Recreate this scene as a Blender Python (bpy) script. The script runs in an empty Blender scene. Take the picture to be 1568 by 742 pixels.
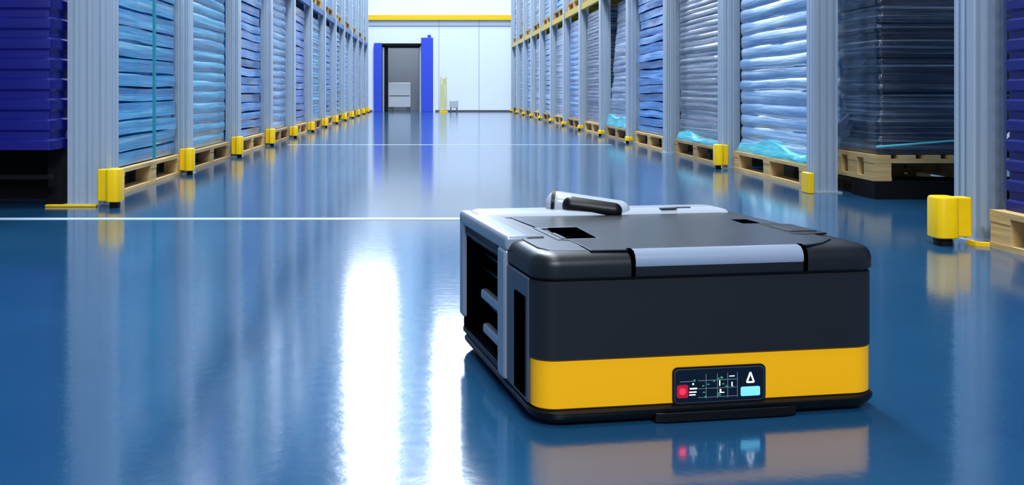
import bpy, math, random
from mathutils import Vector, Matrix, noise
random.seed(7)
sc=bpy.context.scene
sc.view_settings.view_transform='Standard'

def s2l(c):
    return tuple(((v/255)/12.92 if v/255<=0.04045 else ((v/255+0.055)/1.055)**2.4) for v in c)

def mat(name,rgb,rough=0.5,metal=0.0,emit=None,estr=0,coat=0.0,spec=0.5,noise_amt=0.0,nscale=20,bump=0.0,bscale=(30,30,30)):
    m=bpy.data.materials.new(name); m.use_nodes=True
    nt=m.node_tree; b=nt.nodes['Principled BSDF']
    c=s2l(rgb)+(1,)
    b.inputs['Base Color'].default_value=c
    b.inputs['Roughness'].default_value=rough
    b.inputs['Metallic'].default_value=metal
    b.inputs['Coat Weight'].default_value=coat
    b.inputs['Coat Roughness'].default_value=0.1
    b.inputs['Specular IOR Level'].default_value=spec
    if emit is not None:
        b.inputs['Emission Color'].default_value=s2l(emit)+(1,)
        b.inputs['Emission Strength'].default_value=estr
    if noise_amt>0 or bump>0:
        tc=nt.nodes.new('ShaderNodeTexCoord'); mp=nt.nodes.new('ShaderNodeMapping')
        mp.inputs['Scale'].default_value=bscale
        nz=nt.nodes.new('ShaderNodeTexNoise'); nz.inputs['Scale'].default_value=1.0; nz.inputs['Detail'].default_value=4
        nt.links.new(tc.outputs['Object'],mp.inputs['Vector']); nt.links.new(mp.outputs[0],nz.inputs['Vector'])
        if noise_amt>0:
            mx=nt.nodes.new('ShaderNodeMix'); mx.data_type='RGBA'
            mx.inputs[6].default_value=tuple(v*(1-noise_amt) for v in c[:3])+(1,)
            mx.inputs[7].default_value=tuple(min(1,v*(1+noise_amt)) for v in c[:3])+(1,)
            nt.links.new(nz.outputs['Fac'],mx.inputs[0]); nt.links.new(mx.outputs[2],b.inputs['Base Color'])
        if bump>0:
            bp=nt.nodes.new('ShaderNodeBump'); bp.inputs['Strength'].default_value=bump; bp.inputs['Distance'].default_value=0.01
            nt.links.new(nz.outputs['Fac'],bp.inputs['Height']); nt.links.new(bp.outputs[0],b.inputs['Normal'])
    return m

def film(name,dark,light,rough=0.22,sz=22,coat=0.5,hi=None):
    """stretch-wrap film: horizontal stretched streaks"""
    m=bpy.data.materials.new(name); m.use_nodes=True
    nt=m.node_tree; b=nt.nodes['Principled BSDF']; N=nt.nodes.new
    tc=N('ShaderNodeTexCoord'); mp=N('ShaderNodeMapping'); mp.inputs['Scale'].default_value=(.55,.55,sz)
    nz=N('ShaderNodeTexNoise'); nz.inputs['Scale'].default_value=1.0; nz.inputs['Detail'].default_value=6; nz.inputs['Roughness'].default_value=0.65; nz.inputs['Distortion'].default_value=0.15
    oi=N('ShaderNodeObjectInfo'); add=N('ShaderNodeVectorMath'); add.operation='ADD'
    sc_=N('ShaderNodeVectorMath'); sc_.operation='SCALE'; sc_.inputs[0].default_value=(13,7,5)
    L=nt.links.new
    L(oi.outputs['Random'],sc_.inputs['Scale']); L(tc.outputs['Object'],mp.inputs[0]); L(mp.outputs[0],add.inputs[0]); L(sc_.outputs[0],add.inputs[1])
    L(add.outputs[0],nz.inputs['Vector'])
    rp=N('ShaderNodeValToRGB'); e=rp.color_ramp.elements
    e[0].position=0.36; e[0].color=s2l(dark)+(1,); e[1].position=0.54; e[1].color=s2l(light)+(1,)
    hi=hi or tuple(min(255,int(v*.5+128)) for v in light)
    x=rp.color_ramp.elements.new(.70); x.color=s2l(hi)+(1,)  # whitish streaks: highlights on the film creases, put into the colour
    L(nz.outputs['Fac'],rp.inputs[0]); L(rp.outputs[0],b.inputs['Base Color'])
    bp=N('ShaderNodeBump'); bp.inputs['Strength'].default_value=0.6; bp.inputs['Distance'].default_value=0.02
    L(nz.outputs['Fac'],bp.inputs['Height']); L(bp.outputs[0],b.inputs['Normal'])
    b.inputs['Roughness'].default_value=rough; b.inputs['Coat Weight'].default_value=coat; b.inputs['Coat Roughness'].default_value=0.12
    return m

def obj(name,verts,faces,m,parent=None,smooth=False,bevel=0,loc=(0,0,0)):
    nv=len(verts); faces=[f for f in faces if max(f)<nv and len(set(f))==len(f)]
    me=bpy.data.meshes.new(name); me.from_pydata([tuple(v) for v in verts],[],faces); me.validate(); me.update()
    import bmesh
    bm=bmesh.new(); bm.from_mesh(me); bmesh.ops.recalc_face_normals(bm,faces=bm.faces); bm.to_mesh(me); bm.free()
    o=bpy.data.objects.new(name,me); sc.collection.objects.link(o); o.location=loc
    if m: me.materials.append(m)
    if smooth:
        for p in me.polygons: p.use_smooth=True
    if parent: o.parent=parent
    if bevel:
        b=o.modifiers.new('b','BEVEL'); b.width=bevel; b.segments=3; b.limit_method='ANGLE'; b.angle_limit=math.radians(40)
        for p in me.polygons: p.use_smooth=True
        w=o.modifiers.new('w','WEIGHTED_NORMAL'); w.keep_sharp=True
    return o

BF=[(0,3,2,1),(4,5,6,7),(0,1,5,4),(1,2,6,5),(2,3,7,6),(3,0,4,7)]
def bv(x0,x1,y0,y1,z0,z1):
    return [(x0,y0,z0),(x1,y0,z0),(x1,y1,z0),(x0,y1,z0),(x0,y0,z1),(x1,y0,z1),(x1,y1,z1),(x0,y1,z1)]
def boxes(name,lst,m,parent=None,bevel=0,loc=(0,0,0)):
    V=[];F=[]
    for b in lst:
        n=len(V); V+=bv(*b); F+=[tuple(i+n for i in f) for f in BF]
    return obj(name,V,F,m,parent,False,bevel,loc)
def box(name,b,m,parent=None,bevel=0): return boxes(name,[b],m,parent,bevel)
def empty(name,loc=(0,0,0),rz=0):
    e=bpy.data.objects.new(name,None); e.empty_display_size=.1; sc.collection.objects.link(e); e.location=loc; e.rotation_euler=(0,0,rz); return e

def rrect(x0,x1,y0,y1,rad,n=8):
    pts=[]
    cs=[(x0,y0,rad[0],180),(x1,y0,rad[1],270),(x1,y1,rad[2],0),(x0,y1,rad[3],90)]
    sg=[(1,1),(-1,1),(-1,-1),(1,-1)]
    for (cx,cy,r,a0),(sx,sy) in zip(cs,sg):
        r=max(r,0.0005)
        for i in range(n+1):
            a=math.radians(a0+90*i/n)
            pts.append((cx+sx*r+r*math.cos(a),cy+sy*r+r*math.sin(a)))
    return pts
def loft(name,rings,m,parent=None,smooth=True,loc=(0,0,0),auto=35):
    V=[];F=[];n=len(rings[0])
    for r in rings: V+=r
    for k in range(len(rings)-1):
        for i in range(n):
            j=(i+1)%n
            F.append((k*n+i,k*n+j,(k+1)*n+j,(k+1)*n+i))
    F.append(tuple(range(n-1,-1,-1))); F.append(tuple((len(rings)-1)*n+i for i in range(n)))
    o=obj(name,V,F,m,parent,False,0,loc)
    if smooth:
        me=o.data
        for p in me.polygons: p.use_smooth=True
        try: me.set_sharp_from_angle(angle=math.radians(auto))
        except Exception: pass
    return o
def rbox(name,b,rad,prof,m,parent=None,n=8):
    R=[]
    for z,i in prof:
        rr=[max(r-i,0.001) for r in rad]
        R.append([(p[0],p[1],z) for p in rrect(b[0]+i,b[1]-i,b[2]+i,b[3]-i,rr,n)])
    return loft(name,R,m,parent)
def prism(name,pts,z0,z1,m,parent=None,bevel=0):
    n=len(pts)
    V=[(x,y,z0) for x,y in pts]+[(x,y,z1) for x,y in pts]
    F=[tuple(range(n-1,-1,-1)),tuple(range(n,2*n))]+[(i,(i+1)%n,n+(i+1)%n,n+i) for i in range(n)]
    return obj(name,V,F,m,parent,False,bevel)
def tube(name,p0,p1,r,m,parent=None,n=24,caps=True,r2=None):
    p0=Vector(p0);p1=Vector(p1);d=(p1-p0);L=d.length;d.normalize()
    r2=r2 or r
    q=d.to_track_quat('Z','Y')
    R=[]; st=[]; K=6
    if caps:
        for i in range(K): a=math.pi/2*(1-i/K)-1e-2; st.append((-r*math.sin(a),r*math.cos(a)))
        st.append((0,r)); st.append((L,r2))
        for i in range(1,K+1): a=math.pi/2*i/K-1e-2; st.append((L+r2*math.sin(a),r2*math.cos(a)))
    else: st=[(0,r),(L,r2)]
    for s,rr in st:
        R.append([tuple(p0+q@Vector((rr*math.cos(2*math.pi*i/n),rr*math.sin(2*math.pi*i/n),s))) for i in range(n)])
    return loft(name,R,m,parent)

# ---------------- materials
M_sil=mat('silver_plastic',(146,154,166),0.3,0.25,coat=.3)
M_silf=mat('silver_front_handle',(150,160,178),0.3,0.2,coat=.3)
M_white=mat('white_plastic',(174,181,191),0.28,0.0,coat=.3)
M_gray=mat('gray_plastic',(76,81,90),0.35,0.3)
M_char=mat('charcoal_plastic',(25,26,29),0.45,0.0,noise_amt=.1,bscale=(300,300,300),spec=.35)
M_char2=mat('charcoal_lid',(20,22,25),0.38,0.0,spec=.35)
M_blk=mat('black_rubber',(4,5,6),0.4,spec=.3)
M_hole_shade=mat('cavity_shade_black',(1,1,2),1.0,spec=0.0)  # matte black: the shade inside slots and cavities put into the colour
M_pan=mat('lid_panel_gloss',(22,26,31),0.3,0.1,spec=.35,coat=.05)
M_yel=mat('yellow_paint',(255,180,0),0.45,spec=.25)
M_gy=mat('guard_yellow',(248,200,0),0.4,noise_amt=.08,bscale=(20,20,20),spec=.3)
M_scr=mat('screen_glass',(10,16,26),0.15,coat=.5)
M_red=mat('led_red',(255,30,50),0.4,emit=(255,20,50),estr=2.5)
M_cyan=mat('screen_cyan',(120,205,235),0.4,emit=(110,205,240),estr=.6)
M_icon=mat('screen_white',(240,245,255),0.4,emit=(240,245,255),estr=.9)
M_green=mat('screen_green',(60,170,110),0.4,emit=(60,170,110),estr=.35)
M_dim=mat('screen_dim',(100,120,140),0.4,emit=(110,130,150),estr=.15)
M_post=mat('galvanised_steel',(186,200,214),0.3,0.35,noise_amt=.1,bscale=(8,8,1.5),coat=.25)
M_postd=mat('brace_steel',(70,90,120),0.5,0.3)
M_beamY=mat('beam_yellow',(235,195,60),0.4)
M_beamB=mat('beam_blue_grey',(90,130,180),0.4,.2)
M_wood=mat('pallet_wood',(205,170,110),0.7,noise_amt=.35,bscale=(4,4,40),bump=.3)
M_wood2=mat('pallet_wood_aged',(170,138,92),0.75,noise_amt=.35,bscale=(4,4,40),bump=.3)
M_box=mat('container_blue',(8,14,118),0.45,spec=.3)
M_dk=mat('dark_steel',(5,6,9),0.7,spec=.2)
M_wall=mat('wall_white',(228,237,248),0.5,noise_amt=.03,bscale=(.5,.5,.5))
M_side=mat('side_wall_paint',(120,150,185),0.6)
M_ceil=mat('ceiling_paint',(140,160,190),0.8)
M_blue=mat('door_frame_blue',(26,66,205),0.4)
M_win=mat('window_daylight',(255,255,255),0.5,emit=(232,243,255),estr=8)
M_line=mat('floor_line_white',(195,214,230),0.35)
M_strap=mat('strap_teal',(20,140,150),0.35)
M_tealw=mat('teal_wrap_base',(90,205,215),0.3,coat=.3,bump=.5,bscale=(6,6,40))
def clad():
    m=bpy.data.materials.new('cladding_reflection_streaks'); m.use_nodes=True
    nt=m.node_tree;b=nt.nodes['Principled BSDF'];N=nt.nodes.new;L=nt.links.new
    tc=N('ShaderNodeTexCoord'); mp=N('ShaderNodeMapping'); mp.inputs['Scale'].default_value=(1.3,.01,.02)
    nz=N('ShaderNodeTexNoise'); nz.inputs['Scale'].default_value=1; nz.inputs['Detail'].default_value=3
    L(tc.outputs['Object'],mp.inputs[0]); L(mp.outputs[0],nz.inputs['Vector'])
    rp=N('ShaderNodeValToRGB'); e=rp.color_ramp.elements
    e[0].position=.4; e[0].color=s2l((60,105,150))+(1,); e[1].position=.62; e[1].color=s2l((170,205,235))+(1,)  # pale vertical bands, out of view, added so the floor reflects light streaks
    L(nz.outputs['Fac'],rp.inputs[0]); L(rp.outputs[0],b.inputs['Base Color']); b.inputs['Roughness'].default_value=.6
    return m
M_wallU=clad()

def floor_mat():
    m=bpy.data.materials.new('blue_epoxy_floor'); m.use_nodes=True
    nt=m.node_tree;b=nt.nodes['Principled BSDF'];N=nt.nodes.new;L=nt.links.new
    tc=N('ShaderNodeTexCoord'); nz=N('ShaderNodeTexNoise'); nz.inputs['Scale'].default_value=.9; nz.inputs['Detail'].default_value=5
    L(tc.outputs['Object'],nz.inputs['Vector'])
    rp=N('ShaderNodeValToRGB'); e=rp.color_ramp.elements
    e[0].position=.3; e[0].color=s2l((22,68,104))+(1,); e[1].position=.7; e[1].color=s2l((34,84,120))+(1,)
    L(nz.outputs['Fac'],rp.inputs[0]); L(rp.outputs[0],b.inputs['Base Color'])
    n2=N('ShaderNodeTexNoise'); n2.inputs['Scale'].default_value=35; n2.inputs['Detail'].default_value=3
    L(tc.outputs['Object'],n2.inputs['Vector'])
    mr=N('ShaderNodeMapRange'); mr.inputs['To Min'].default_value=.09; mr.inputs['To Max'].default_value=.14
    L(n2.outputs['Fac'],mr.inputs['Value']); L(mr.outputs[0],b.inputs['Roughness'])
    b.inputs['IOR'].default_value=2.2
    bp=N('ShaderNodeBump'); bp.inputs['Strength'].default_value=.02; bp.inputs['Distance'].default_value=.01
    L(n2.outputs['Fac'],bp.inputs['Height']); L(bp.outputs[0],b.inputs['Normal'])
    return m
M_floor=floor_mat()

# ---------------- room
XW=8; ZC=12; YF=30; YB=-7
box('floor',(-XW-.3,XW+.3,YB-.3,YF+4,-.2,0),M_floor)
box('wall_left',(-XW-.3,-XW,YB,YF,0,ZC),M_side)
box('wall_right',(XW,XW+.3,YB,YF,0,ZC),M_side)
box('wall_back',(-XW,XW,YB-.3,YB,0,ZC),M_side)
box('ceiling',(-XW-.3,XW+.3,YB-.3,YF+.4,ZC,ZC+.2),M_ceil)
DX0,DX1,DZ=-1.42,-.33,1.9
boxes('wall_far',[(-XW,DX0,YF,YF+.3,0,3.4),(DX1,XW,YF,YF+.3,0,3.4),(DX0,DX1,YF,YF+.3,DZ,3.4)],M_wall)
box('wall_far_upper',(-XW,XW,YF,YF+.3,3.4,ZC),M_wallU)
boxes('trim_1',[(-XW,XW,YF-.12,YF,2.63,2.77)],M_gy)
boxes('trim_2',[(x,x+.012,YF-.008,YF,0.05,2.63) for x in (-3.2,.2,1.35,2.5)]+[(-XW,XW,YF-.01,YF,2.45,2.47)],M_side)
boxes('baseboard_far',[(-XW,-1.7,YF-.02,YF,0,.05),(.1,XW,YF-.02,YF,0,.05)],M_gray)
def window(name,x0,x1,z0,z1,nx=2,nz=4):
    e=empty(name,((x0+x1)/2,YF,0))
    cx=(x0+x1)/2
    box('pane',(x0-cx,x1-cx,-.05,-.03,z0,z1),M_win,e)
    L=[(x0-cx-.05,x1-cx+.05,-.08,0,z0-.06,z0),(x0-cx-.05,x1-cx+.05,-.08,0,z1,z1+.06),(x0-cx-.05,x0-cx,-.08,0,z0,z1),(x1-cx,x1-cx+.05,-.08,0,z0,z1)]
    for i in range(1,nz): 
        z=z0+(z1-z0)*i/nz; L.append((x0-cx,x1-cx,-.07,-.05,z-.02,z+.02))
    boxes('frame',L,M_side,e)
window('window_1',-2.45,-1.05,4.8,11.6)
window('window_2',.10,1.15,6.2,11.6)
d=empty('door_1',((DX0+DX1)/2,YF,0)); dc=(DX0+DX1)/2
boxes('door_frame',[(-1.65-dc,-1.42-dc,-.14,.0,0,1.97),(-.3-dc,.04-dc,-.2,.0,0,2.12),(-.12-dc,-.02-dc,-.18,-.02,2.12,2.2)],M_blue,d,bevel=.01)
boxes('door_header',[(-1.65-dc,-.3-dc,-.1,0,1.91,1.96)],M_dk,d)
boxes('door_lining',[(DX0-dc,DX0-dc+.1,-.02,.3,0,1.9),(DX0-dc+.1,DX0-dc+.16,.05,.3,0,1.9),(DX1-dc-.04,DX1-dc,-.02,.3,0,1.9),(DX0-dc,DX1-dc,-.02,.3,1.84,1.9)],M_dk,d)
boxes('door_inner_trim',[(DX0-dc+.012,DX0-dc+.06,-.03,-.02,0,1.85),(DX1-dc-.03,DX1-dc-.01,-.03,-.02,0,1.85)],M_sil,d)
boxes('wall_lobby',[(-2.2,.3,YF+3,YF+3.1,0,2.6),(-2.2,-2.1,YF+.3,YF+3,0,2.6),(.2,.3,YF+.3,YF+3,0,2.6),(-2.2,.3,YF+.3,YF+3.1,2.6,2.7)],mat('lobby_grey',(130,140,152),.7))
c=empty('storage_cabinet',(-.94,YF+.8,0))
boxes('cabinet_body',[(-.33,.33,-.3,.3,.12,.84)],M_white,c,bevel=.02)
boxes('cabinet_base',[(-.3,-.2,-.25,.25,0,.12),(.2,.3,-.25,.25,0,.12),(-.3,.3,-.31,-.3,.45,.47)],M_gray,c)
lo=bpy.data.lights.new('lobby_lamp','POINT'); lo.energy=80; lo.shadow_soft_size=.3; o=bpy.data.objects.new('lobby_lamp',lo); sc.collection.objects.link(o); o.location=(-.9,YF+1.3,2.3)
e=empty('safety_barrier',(.33,29.3,0))
boxes('barrier_panel',[(-.07,.03,-.03,.03,.05,.78),(-.03,.09,-.02,.02,.78,.95),(-.09,-.06,-.04,.04,0,1.0),(.06,.09,-.04,.04,0,1.0)],mat('barrier_cream',(205,200,130),.5),e,bevel=.005)
boxes('barrier_foot',[(-.12,.12,-.12,.12,0,.04)],M_gy,e)
e=empty('white_utility_box',(.62,29.3,0))
boxes('utility_body',[(-.12,.12,-.1,.1,.12,.34)],M_white,e,bevel=.02)
boxes('utility_legs',[(-.1,-.07,-.08,.08,0,.12),(.07,.1,-.08,.08,0,.12)],M_gray,e)
box('floor_line',(-3.6,.28,4.87,4.93,0,.002),M_line)
box('floor_line',(-1.6,2.0,11.6,11.64,0,.002),M_line)

# ---------------- racks
HP=3.75
def post_geo(x,y,sgn,w,dp,h):
    g=.028
    prof=[]
    prof.append((0,0))
    for f in (.2,.5,.8):
        c0=w*f; hw=w*.06
        prof+=[(c0-hw-.006,0),(c0-hw,g),(c0+hw,g),(c0+hw+.006,0)]
    prof+=[(w,0),(w,dp)]
    prof+=[(0,dp)]
    for f in (.7,.3):
        c0=dp*f; hw=dp*.09
        prof+=[(0,c0+hw+.004),(g,c0+hw),(g,c0-hw),(0,c0-hw-.004)]
    n=len(prof)
    V=[(x+sgn*p[0],y+p[1],0.006) for p in prof]+[(x+sgn*p[0],y+p[1],h) for p in prof]
    F=[tuple(range(n)),tuple(range(n,2*n))]+[(i,(i+1)%n,n+(i+1)%n,n+i) for i in range(n)]
    return V,F
def addg(V,F,v,f):
    n=len(V); V+=v; F+=[tuple(i+n for i in q) for q in f]
def bar(p0,p1,t):
    p0=Vector(p0);p1=Vector(p1);d=(p1-p0).normalized();q=d.to_track_quat('Z','Y')
    v=[]
    for P in (p0,p1):
        for sx,sy in((-1,-1),(1,-1),(1,1),(-1,1)): v.append(tuple(P+q@Vector((sx*t/2,sy*t/2,0))))
    return v,[(0,3,2,1),(4,5,6,7),(0,1,5,4),(1,2,6,5),(2,3,7,6),(3,0,4,7)]
def rack(sgn,posts,beam_m,name):
    e=empty(name)
    V=[];F=[];V2=[];F2=[]
    for (x,y,w,dp) in posts:
        addg(V,F,*post_geo(x,y,sgn,w,dp,HP))
        xr=x+sgn*1.25
        addg(V2,F2,*post_geo(xr,y,sgn,.1,dp,HP))
        addg(V,F,bv(min(x-sgn*.015,x+sgn*(w+.02)),max(x-sgn*.015,x+sgn*(w+.02)),y-.02,y+dp+.02,0.0,.008),BF)
        zs=[.35,1.45,2.55,3.6]
        for i,z in enumerate(zs):
            addg(V2,F2,*bar((x+sgn*w,y+dp*.6,z),(xr,y+dp*.6,z),.04))
            if i<3: 
                a,b=(x+sgn*w,xr) if i%2==0 else (xr,x+sgn*w)
                addg(V2,F2,*bar((a,y+dp*.6,z),(b,y+dp*.6,zs[i+1]),.035))
    obj('uprights',V,F,M_post,e); obj('braces',V2,F2,M_postd,e)
    L=[]
    for i in range(len(posts)-1):
        x,y,w,dp=posts[i]; y2=posts[i+1][1]
        z=1.83
        xa=posts[-1][0]+sgn*.02
        x0,x1=sorted((xa,xa+sgn*.05)); L.append((x0,x1,y+dp,y2,z,z+.09))
        x0,x1=sorted((xa+sgn*1.2,xa+sgn*1.25)); L.append((x0,x1,y+dp,y2,z,z+.09))
        for k in range(1,4):
            yy=y+dp+(y2-y-dp)*k/4
            x0,x1=sorted((xa+sgn*.05,xa+sgn*1.2))
            L.append((x0,x1,yy-.03,yy+.03,z+.05,z+.09))
    boxes('beams',L,beam_m,e)
    return e
PL=[(-1.68,5.48,.23,.13)]+[(-1.75,7.55+1.93*i,.12,.12) for i in range(12)]
PR=[(2.14,4.16,.15,.12)]+[(2.25,6.15+1.95*i,.14,.12) for i in range(13)]
PL=[p for p in PL if p[1]<29.9]; PR=[p for p in PR if p[1]<29.9]
PLx=[(-1.75,3.3,.12,.12)]+PL
PRx=[(2.25,2.1,.14,.12)]+PR
rack(-1,PLx,M_beamB,'pallet_rack'); RK=rack(1,PRx,M_beamY,'pallet_rack')

def guard(x0,x1,y0,y1,h,plate_side):
    e=empty('yellow_rack_protector',((x0+x1)/2,(y0+y1)/2,0))
    w=(x1-x0)/2; dd=(y1-y0)/2
    if plate_side>0: cb=(-w,w*.15,-dd,dd); pb=(w*.1,w,-dd*.1,dd)
    else: cb=(-w*.15,w,-dd,dd); pb=(-w,-w*.1,-dd*.1,dd)
    r=min((cb[1]-cb[0]),(cb[3]-cb[2]))*.33
    rbox('guard_column',cb,(r,)*4,[(.03,.004),(.034,0),(h-.01,0),(h-.003,.003),(h,.01)],M_gy,e,n=5)
    box('guard_plate',pb+(.03,h-.005),M_gy,e,bevel=.006)
    rbox('guard_foot',(cb[0]+w*.25,cb[1]-w*.25,-dd*.6,dd*.6),(.01,)*4,[(.0,0),(.03,0)],M_dk,e,n=3)
    return e
for i,(x,y,w,dp) in enumerate(PL):
    if i==0: guard(-1.725,-1.60,5.34,5.455,.2,-1)
    else: guard(x-.055,x+.05,y-.115,y-.022,.19 if i<4 else .15,-1)
for i,(x,y,w,dp) in enumerate(PR):
    if i==0: guard(1.95,2.105,4.02,4.135,.19,1)
    elif i==1: pass
    elif i==2: guard(2.17,2.28,y-.115,y-.022,.19,1)
    elif i>3: guard(x-.04,x+.05,y-.1,y-.022,.08,1)
box('corner_bracket',(2.20,2.234,6.1,6.22,0,.12),M_gy,bevel=.005)
boxes('floor_kick_strip',[(-2.0,-1.735,5.40,5.43,0,.012)],M_gy,bevel=.004)
def arc_strip(name,pts,w,h,m):
    V=[];F=[]
    for i,p in enumerate(pts):
        a=Vector(pts[max(0,i-1)]);b=Vector(pts[min(len(pts)-1,i+1)]);t=(b-a).normalized();nn=Vector((-t.y,t.x))
        for s in(-1,1):
            for z in(0,h): q=Vector(p)+nn*w/2*s; V.append((q.x,q.y,z))
    for i in range(len(pts)-1):
        a=4*i;b=a+4
        F+=[(a,a+2,b+2,b),(a+1,b+1,b+3,a+3),(a,b,b+1,a+1),(a+2,a+3,b+3,b+2)]
    F+=[(0,1,3,2),(b,b+2,b+3,b+1)]
    obj(name,V,F,m)
arc_strip('floor_kick_strip',[(2.12,4.12),(2.11,4.09),(2.12,4.06),(2.15,4.04),(2.2,4.03),(2.3,4.03)],.03,.014,M_gy)

def pallet_data(lx,ly,name,m):
    L=[]
    t=.022;H=.144
    for x in (-lx/2,-.05,lx/2-.1): L.append((x,x+.1,-ly/2,ly/2,0,t))
    for x in (-lx/2,-.05,lx/2-.1):
        for y in (-ly/2,-.07,ly/2-.14): L.append((x+.002,x+.098,y+.002,y+.138,t,t+.078))
    for y in (-ly/2,-.07,ly/2-.14): L.append((-lx/2,lx/2,y,y+.14,t+.078,t+.1))
    n=9;w=.095;gap=(lx-n*w)/(n-1)
    for i in range(n): L.append((-lx/2+i*(w+gap),-lx/2+i*(w+gap)+w,-ly/2,ly/2,t+.1,H))
    V=[];F=[]
    for b in L: addg(V,F,bv(*b),BF)
    me=bpy.data.meshes.new(name); me.from_pydata(V,[],F); me.materials.append(m); me.update(); return me
PD=[pallet_data(1.1,1.55,'pallet_a',M_wood),pallet_data(1.1,1.55,'pallet_b',M_wood2),pallet_data(1.2,.6,'pallet_half',M_wood)]
def place(me,name,loc,m=None,rz=0):
    o=bpy.data.objects.new(name,me); sc.collection.objects.link(o); o.location=loc; o.rotation_euler=(0,0,rz)
    if m: o.material_slots[0].link='OBJECT'; o.material_slots[0].material=m
    return o
def densify(base,s):
    P=[]
    for i in range(len(base)):
        a=Vector(base[i]);b=Vector(base[(i+1)%len(base)]);k=max(1,int((b-a).length/s))
        for j in range(k): P.append(a.lerp(b,j/k))
    return P
def stack_data(name,lx,ly,h,lay,seed,notch=.02,jit=.006,taper=0.0,lean=0.0,edge=.1):
    rnd=random.Random(seed)
    P=densify(rrect(-lx/2,lx/2,-ly/2,ly/2,(.03,)*4,3),.09)
    rings=[]
    nl=max(1,int(h/lay)); z=0
    for l in range(nl):
        lh=lay*rnd.uniform(.85,1.15) if l<nl-1 else max(.03,h-z)
        if z+lh>h: lh=h-z
        if lh<=0.01: break
        off=rnd.uniform(-jit,jit); ox=rnd.uniform(-jit,jit)*.7; oy=rnd.uniform(-jit,jit)*.7
        for f,ins in ((0.01,notch),(edge,.001),(.5,-.001),(1-edge,.001),(.99,notch)):
            zz=z+lh*f
            s=1-taper*(zz/h)
            R=[]
            for i,p in enumerate(P):
                nx,ny=p.x/(lx/2),p.y/(ly/2)
                nv=noise.noise(Vector((p.x*1.5+seed,p.y*1.5,zz*14)))*jit*1.3
                k=ins+off-nv
                q=Vector((p.x*s,p.y*s)); 
                dx=-k if abs(nx)>.9 else 0; dy=-k if abs(ny)>.9 else 0
                sag=noise.noise(Vector((p.x*1.5,p.y*1.5,l*3.1+seed)))*lay*.16
                R.append((q.x+math.copysign(1,nx)*dx+ox+lean*zz,q.y+math.copysign(1,ny)*dy+oy,min(h,max(0,zz+sag*(0 if (z<.01 or z+lh>h-.01) else 1)))))
            rings.append(R)
        z+=lh
    V=[];F=[];n=len(P)
    for r in rings: V+=r
    for k in range(len(rings)-1):
        for i in range(n):
            j=(i+1)%n; F.append((k*n+i,k*n+j,(k+1)*n+j,(k+1)*n+i))
    F.append(tuple(range(n-1,-1,-1))); F.append(tuple((len(rings)-1)*n+i for i in range(n)))
    me=bpy.data.meshes.new(name); me.from_pydata(V,[],F); me.update()
    for p in me.polygons: p.use_smooth=True
    me.set_sharp_from_angle(angle=math.radians(50))
    me.materials.append(M_box)
    return me
SD={
 'A':stack_data('sA',1.04,1.5,1.6,.10,1,notch=.028,edge=.07),
 'B':stack_data('sB',1.04,1.5,1.6,.085,2,notch=.009,edge=.16,jit=.004),
 'C':stack_data('sC',1.04,1.5,1.6,.085,3,notch=.055,jit=.010,edge=.07),
 'D':stack_data('sD',1.04,1.5,1.6,.05,4,notch=.004,jit=.005,edge=.25),
 'E':stack_data('sE',1.04,1.5,1.6,.07,5,notch=.004,jit=.006,taper=.18,edge=.25),
 'H':stack_data('sH',1.14,.56,1.5,.05,6,notch=.003,jit=.006,edge=.25),
}
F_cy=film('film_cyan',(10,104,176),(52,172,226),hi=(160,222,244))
F_te=film('film_teal',(8,112,158),(40,168,210),hi=(140,216,236))
F_bl=film('film_blue',(6,72,156),(30,146,226),hi=(130,205,245))
F_bg=film('film_bluegrey',(28,92,152),(80,156,214))
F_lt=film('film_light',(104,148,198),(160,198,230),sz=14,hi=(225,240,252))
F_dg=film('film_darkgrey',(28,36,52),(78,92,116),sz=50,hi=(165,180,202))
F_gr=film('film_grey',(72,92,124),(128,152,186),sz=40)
F_dk=film('film_nearblack',(6,12,26),(28,44,68),sz=60,hi=(120,138,160))
F_db=film('film_deepblue',(8,44,145),(34,104,212))
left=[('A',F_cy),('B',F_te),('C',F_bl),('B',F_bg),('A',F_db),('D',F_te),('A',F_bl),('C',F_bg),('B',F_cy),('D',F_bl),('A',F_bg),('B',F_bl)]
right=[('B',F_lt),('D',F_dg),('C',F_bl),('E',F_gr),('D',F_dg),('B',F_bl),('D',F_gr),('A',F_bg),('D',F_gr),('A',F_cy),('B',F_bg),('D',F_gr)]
for side,PP,lst in ((-1,PL,left),(1,PR[1:],right)):
    for i in range(len(PP)):
        x,y,w,dp=PP[i]
        y2=PP[i+1][1] if i+1<len(PP) else y+1.95
        if y2>29.95: continue
        yc=(y+dp+y2)/2
        if side<0 and i==0: yc=6.77
        xf=(-1.8 if side<0 else 2.3)
        xc=xf+side*.55
        k,m=lst[i%len(lst)]
        place(PD[i%2],'wooden_pallet',(xc,yc,0))
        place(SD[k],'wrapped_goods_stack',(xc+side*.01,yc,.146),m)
        k2,m2=lst[(i+3)%len(lst)]
        if k2=='E':k2='B'
        place(PD[(i+1)%2],'wooden_pallet',(xc,yc,1.922))
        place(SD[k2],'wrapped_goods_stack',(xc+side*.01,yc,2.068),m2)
boxes('pallet_strap',[(-1.79,-1.775,6.70,6.73,.16,1.74),(-2.84,-1.775,6.70,6.73,1.752,1.76)],M_strap)
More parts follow.
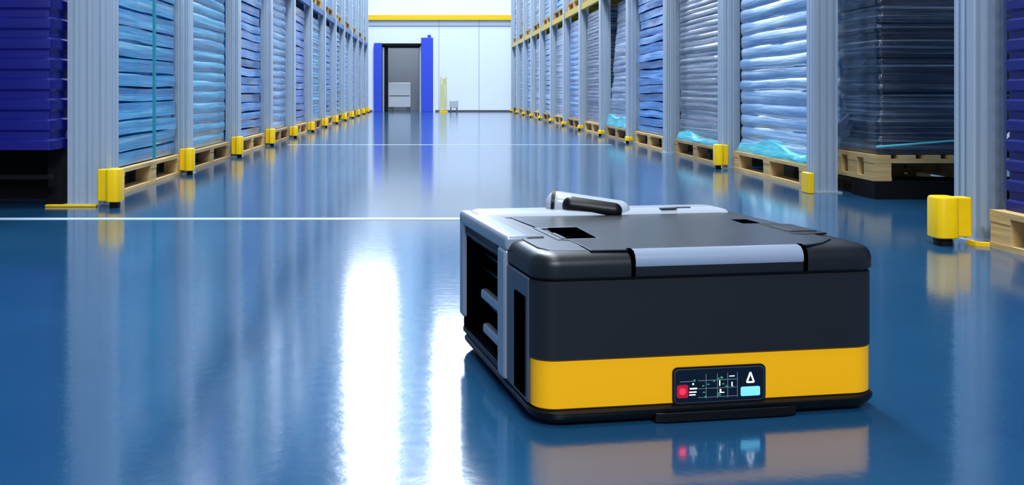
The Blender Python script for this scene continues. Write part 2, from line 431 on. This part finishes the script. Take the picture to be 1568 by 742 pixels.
def skirt(name,x0,x1,y0,y1,h):
    R=[]
    B=densify(rrect(x0,x1,y0,y1,(.06,)*4,3),.05); cx=(x0+x1)/2; cy=(y0+y1)/2
    for z,o_ in ((.145,.02),(.165,.024),(.19,.014),(h,.006)):
        kx=1+2*o_/(x1-x0); ky=1+2*o_/(y1-y0)
        R.append([(cx+(p.x-cx)*kx+noise.noise(Vector((p.x*6,p.y*6,z*9)))*.012,cy+(p.y-cy)*ky,z+(noise.noise(Vector((p.x*2,p.y*2,1)))*.06+.02*(p.y-cy) if z==h else 0)) for p in B])
    loft(name,R,M_tealw)
skirt('teal_wrap_skirt',2.33,3.38,6.45,7.94,.225)
skirt('teal_wrap_skirt',2.33,3.38,8.4,9.86,.20)
skirt('teal_wrap_skirt',2.33,3.38,12.3,13.8,.26)
boxes('shade_plinth',[(2.45,3.45,5.78,6.1,0,.10)],M_dk,RK)  # carries the pallet; its black stands in for the dark shadow beneath
place(PD[2],'wooden_pallet',(3.05,6.09,.10))
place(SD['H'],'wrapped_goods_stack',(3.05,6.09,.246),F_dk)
tube('film_tail',(2.47,5.79,.29),(3.6,5.79,.38),.006,M_tealw)
place(PD[0],'wooden_pallet',(2.70,3.25,0))
def container(name,x0,x1,y0,y1,z0,z1,rib=.075,parent=None):
    n=int((z1-z0)/rib); R=[]
    for i in range(n+1):
        z=z0+(z1-z0)*i/n
        for dz,ins in ((0,.0),(rib*.45,0),(rib*.55,.009),(rib*.9,.009)):
            if z+dz>z1: break
            R.append([(p[0],p[1],z+dz) for p in rrect(x0+ins,x1-ins,y0+ins,y1-ins,(.02,)*4,2)])
    loft(name,R,M_box,parent,auto=30)
e=empty('blue_plastic_crate_stack'); container('crates',2.2,3.2,2.5,4.02,.146,1.75,parent=e)
e=empty('blue_plastic_crate_stack'); container('crates',-3.1,-1.93,5.3,5.9,.30,1.75,rib=.10,parent=e)
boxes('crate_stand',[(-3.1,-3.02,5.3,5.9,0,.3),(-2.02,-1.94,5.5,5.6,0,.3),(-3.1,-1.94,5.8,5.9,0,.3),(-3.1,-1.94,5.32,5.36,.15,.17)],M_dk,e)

# ---------------- lamps
def lamp(x,y,z,sx,sy,P,rx=0):
    e=empty('ceiling_or_fill_lamp',(x,y,z)); e.rotation_euler=(rx,0,0)
    boxes('lamp_housing',[(-sx/2-.05,sx/2+.05,-sy/2-.05,sy/2+.05,.03,.12)],M_sil,e)
    if rx==0: boxes('lamp_rod',[(-.02,.02,-.02,.02,.12,ZC-z)],M_gray,e)
    l=bpy.data.lights.new('lamp_light','AREA'); l.shape='RECTANGLE'; l.size=sx; l.size_y=sy; l.energy=P; l.color=(.85,.935,1)
    o=bpy.data.objects.new('lamp_light',l); sc.collection.objects.link(o); o.parent=e; o.location=(0,0,.02)
for y,p in ((0,320),(5,480),(10,620),(15,700),(20,760)): lamp(.2,y,8.8,1.4,3.0,p)
lamp(.6,-4.5,5.5,4,1.5,640,rx=math.radians(50))  # unseen fill lamp added behind the camera to light the robot's front
lamp(.2,25.5,10.2,1.4,2.4,1000,rx=math.radians(20))

# ---------------- robot
W=.68; L=.65
R=empty('autonomous_mobile_robot',(.182,1.842,0),math.radians(10.0))
rbox('base_skirt',(0,W,0,L),(.06,.06,.05,.05),[(.004,.022),(.010,.012),(.016,.004),(.022,0),(.027,0),(.031,.006)],M_blk,R)
prism('front_bumper_step',[(.225,.002),(.245,-.004),(.48,-.004),(.50,.002),(.50,.03),(.225,.03)],.003,.020,M_blk,R,bevel=.002)
for i,(u,v) in enumerate(((.14,.15),(.54,.15),(.14,.5),(.54,.5))):
    tube('wheel_%d'%(i+1),(u-.015,v,.02),(u+.015,v,.02),.02,M_blk,R,caps=False)
rbox('yellow_band',(.006,W-.006,.01,.20),(.042,.05,.003,.003),[(.031,.004),(.034,0),(.116,0),(.118,.002)],M_yel,R,n=12)
box('yellow_band_side',(W-.05,W-.0065,.19,L-.06,.034,.117),M_yel,R)
rbox('front_shell',(.004,W-.004,.008,.20),(.043,.052,.003,.003),[(.118,.004),(.121,0),(.257,0),(.26,.003)],M_char,R,n=12)
rbox('rear_core',(.085,W-.01,.195,L-.012),(.003,.003,.05,.01),[(.031,0),(.262,0)],M_blk,R)
rbox('rear_shell',(.3,W-.005,.195,L-.012),(.003,.003,.05,.01),[(.118,0),(.262,0)],M_char,R)
rbox('lid_seam',(.010,W-.010,.013,L-.02),(.045,.05,.04,.03),[(.258,0),(.268,0)],M_blk,R,n=12)
rbox('lid',(.002,W-.002,.004,L-.006),(.048,.055,.045,.04),[(.2645,.003),(.267,0),(.286,0),(.296,.003),(.303,.009),(.307,.018),(.3092,.032),(.3098,.045)],M_char2,R,n=12)
prism('lid_left_trim',[(.040,.055),(.108,.040),(.115,.12),(.10,.30),(.09,.51),(.03,.52),(.03,.09)],.3085,.3112,M_gray,R,bevel=.0015)
rbox('rear_cap',(.012,W-.05,.54,L),(.01,.01,.05,.03),[(.266,.0),(.312,.0),(.318,.006),(.3215,.018),(.3225,.03)],M_white,R,n=8)
prism('lid_panel',[(.112,.028),(.19,.022),(.535,.022),(.58,.045),(.622,.09),(.632,.40),(.60,.532),(.09,.525),(.104,.33),(.175,.325),(.168,.178),(.110,.172),(.114,.12)],.3085,.3125,M_pan,R,bevel=.0015)
boxes('handle_recess_rim',[(.092,.104,.165,.345,.3085,.3128),(.104,.182,.330,.345,.3085,.3130),(.104,.18,.160,.172,.3085,.3130)],M_gray,R,bevel=.001)
prism('handle_recess_shade',[(.106,.174),(.172,.174),(.182,.329),(.120,.329)],.3085,.3136,M_hole_shade,R)  # flat black plate on the lid, painted as the shade of a hole
boxes('handle_recess_bar',[(.104,.112,.174,.25,.309,.3142)],M_gray,R,bevel=.001)
prism('hinge_slot',[(.575,.16),(.60,.15),(.655,.16),(.655,.30),(.60,.335),(.575,.30)],.310,.3133,M_blk,R,bevel=.001)
prism('hinge_cover',[(.592,.19),(.648,.185),(.648,.27),(.592,.275)],.312,.3150,M_char2,R,bevel=.0015)
prism('hinge_pocket',[(.56,.335),(.60,.33),(.60,.40),(.565,.40)],.309,.3129,M_hole_shade,R)
prof=[(.0035,.284),(.002,.288),(.0025,.297),(.006,.3045),(.013,.3105),(.024,.3130),(.028,.3130),(.028,.300),(.010,.284)]
def vstrip(name,u0,u1,prof,m):
    n=len(prof)
    V=[(u0,p[0],p[1]) for p in prof]+[(u1,p[0],p[1]) for p in prof]
    F=[tuple(range(n)),tuple(range(n,2*n))]+[(i,(i+1)%n,n+(i+1)%n,n+i) for i in range(n)]
    o=obj(name,V,F,m,R)
    for p in o.data.polygons: p.use_smooth=True
    o.data.set_sharp_from_angle(angle=math.radians(40)); return o
vstrip('front_handle',.188,.515,prof,M_silf)
pg=[(.0028,.266),(.0012,.275),(.0015,.297),(.005,.3055),(.012,.3118),(.026,.314),(.032,.3135),(.032,.28),(.012,.266)]
vstrip('handle_gap_a',.1805,.1875,pg,M_hole_shade); vstrip('handle_gap_b',.5155,.523,pg,M_hole_shade)
def sbox(name,v0,v1,z0,z1,u0,u1,m,b=.004): return box(name,(u0,u1,v0,v1,z0,z1),m,R,b)
sbox('side_cheek',.052,.205,.034,.262,.000,.03,M_gray)
sbox('side_slot',.066,.140,.042,.225,-.0025,.01,M_hole_shade,.003)
sbox('pillar_mid',.205,.262,.034,.29,-.006,.03,M_sil,.008)
sbox('pillar_rear',.61,L,.07,.312,-.004,.03,M_sil,.010)
sbox('top_rail',.20,L,.286,.317,-.004,.05,M_sil,.009)
sbox('top_rail_groove',.262,.60,.270,.287,.002,.05,M_char2,.002)
sbox('top_rail_inner',.20,.54,.306,.3150,.04,.075,M_gray,.003)
sbox('side_sill',.262,.645,.031,.045,.004,.09,M_blk,.004)
sbox('recess_lining',.262,.61,.255,.276,.01,.09,M_hole_shade,0)
sbox('recess_end',.585,.642,.040,.262,.006,.09,M_hole_shade,0)
for i,(z,v1) in enumerate(((.150,.49),(.078,.47))):
    sbox('louver_%d'%(i+1),.262,v1,z-.011,z+.011,.012,.03,M_sil,.006)
for i,z in enumerate((.115,.19,.225)):
    sbox('recess_fin_%d'%(i+1),.262,.585,z-.003,z+.003,.04,.09,M_char2,.001)
rp=empty('scanner_pod'); rp.parent=R
tube('pod_shell',(.228,.612,.331),(.365,.57,.316),.031,M_white,rp,r2=.026)
tube('pod_slot',(.250,.578,.331),(.345,.549,.320),.0215,M_blk,rp,r2=.019)
tube('pod_ring',(.214,.617,.332),(.222,.614,.3315),.0325,M_blk,rp,caps=False)
boxes('rear_latch',[(.46,.50,.545,.56,.321,.3245),(.49,.54,.56,.566,.321,.3245)],M_gray,R,bevel=.001)
def frontplate(name,u0,u1,z0,z1,r,v0,v1,m):
    pts=rrect(u0,u1,z0,z1,(r,)*4,6); n=len(pts)
    V=[(p[0],v0,p[1]) for p in pts]+[(p[0],v1,p[1]) for p in pts]
    F=[tuple(range(n)),tuple(range(n,2*n))]+[(i,(i+1)%n,n+(i+1)%n,n+i) for i in range(n)]
    return obj(name,V,F,m,R)
D=-.021
frontplate('display_bezel',.281+D,.462+D,.030,.098,.010,.0065,.02,M_blk)
frontplate('display_rim',.284+D,.459+D,.033,.095,.008,.0058,.01,M_gray)
frontplate('display_screen',.2855+D,.4575+D,.0345,.0935,.007,.0052,.01,M_scr)
y0,y1=.0045,.0054
S=-.006+D
def lines(name,lst,m):
    boxes(name,[(a+S,b+S,y0,y1,c_,d_) for a,b,c_,d_ in lst],m,R)
frontplate('led_housing',.288+D,.310+D,.043,.067,.004,.0046,.006,mat('led_dark_red',(150,10,40),.4,emit=(180,10,40),estr=.4))
frontplate('status_led',.293+D,.305+D,.049,.061,.005,.0040,.005,M_red)
frontplate('screen_button',.412+D,.450+D,.041,.058,.003,.0044,.006,M_cyan)
V=[];F=[]
def seg(p,q,t):
    p=Vector(p);q=Vector(q);d_=(q-p).normalized();n_=Vector((-d_.y,d_.x))*t/2
    b=[p-n_,q-n_,q+n_,p+n_]
    n=len(V)
    for v in (.0042,.005):
        for k in b: V.append((k.x+S,v,k.y))
    F.extend([tuple(i+n for i in f) for f in BF])
T=[(.430,.066),(.437,.084),(.444,.066)]
seg(T[0],T[1],.003);seg(T[1],T[2],.003);seg(T[2],T[0],.003)
obj('warning_icon',V,F,M_icon,R)
lines('screen_grid',[(.335,.410,.0725,.0735),(.335,.410,.058,.0588),(.335,.410,.042,.0428),(.350,.351,.04,.085),(.372,.373,.04,.085),(.392,.393,.04,.085),(.411,.412,.04,.085),(.300,.33,.072,.073)],M_dim)
rd=random.Random(3)
lines('screen_text_green',[(u,u+.004,z,z+.0015) for u,z in [(rd.uniform(.325,.4),rd.uniform(.042,.08)) for _ in range(16)]],M_green)
lines('screen_text_white',[(.318,.332,.052,.054),(.318,.33,.047,.049),(.319,.333,.058,.0605),(.324,.327,.066,.069),(.377,.38,.05,.056),(.377,.386,.049,.0505),(.376,.378,.062,.072),(.40,.402,.06,.068),(.396,.406,.078,.0795)],M_icon)

# ---------------- camera (image taken as 2535x1200; measured in a 1568-wide frame)
cd=bpy.data.cameras.new('cam'); cam=bpy.data.objects.new('cam',cd); sc.collection.objects.link(cam); sc.camera=cam
cam.location=(0,0,.6); cam.rotation_euler=(math.radians(90),0,0)
cd.sensor_width=36
cd.lens=36*1600/1568
cd.shift_x=(784-661)/1568; cd.shift_y=-(371-139)/1568
cd.clip_start=.05; cd.clip_end=100
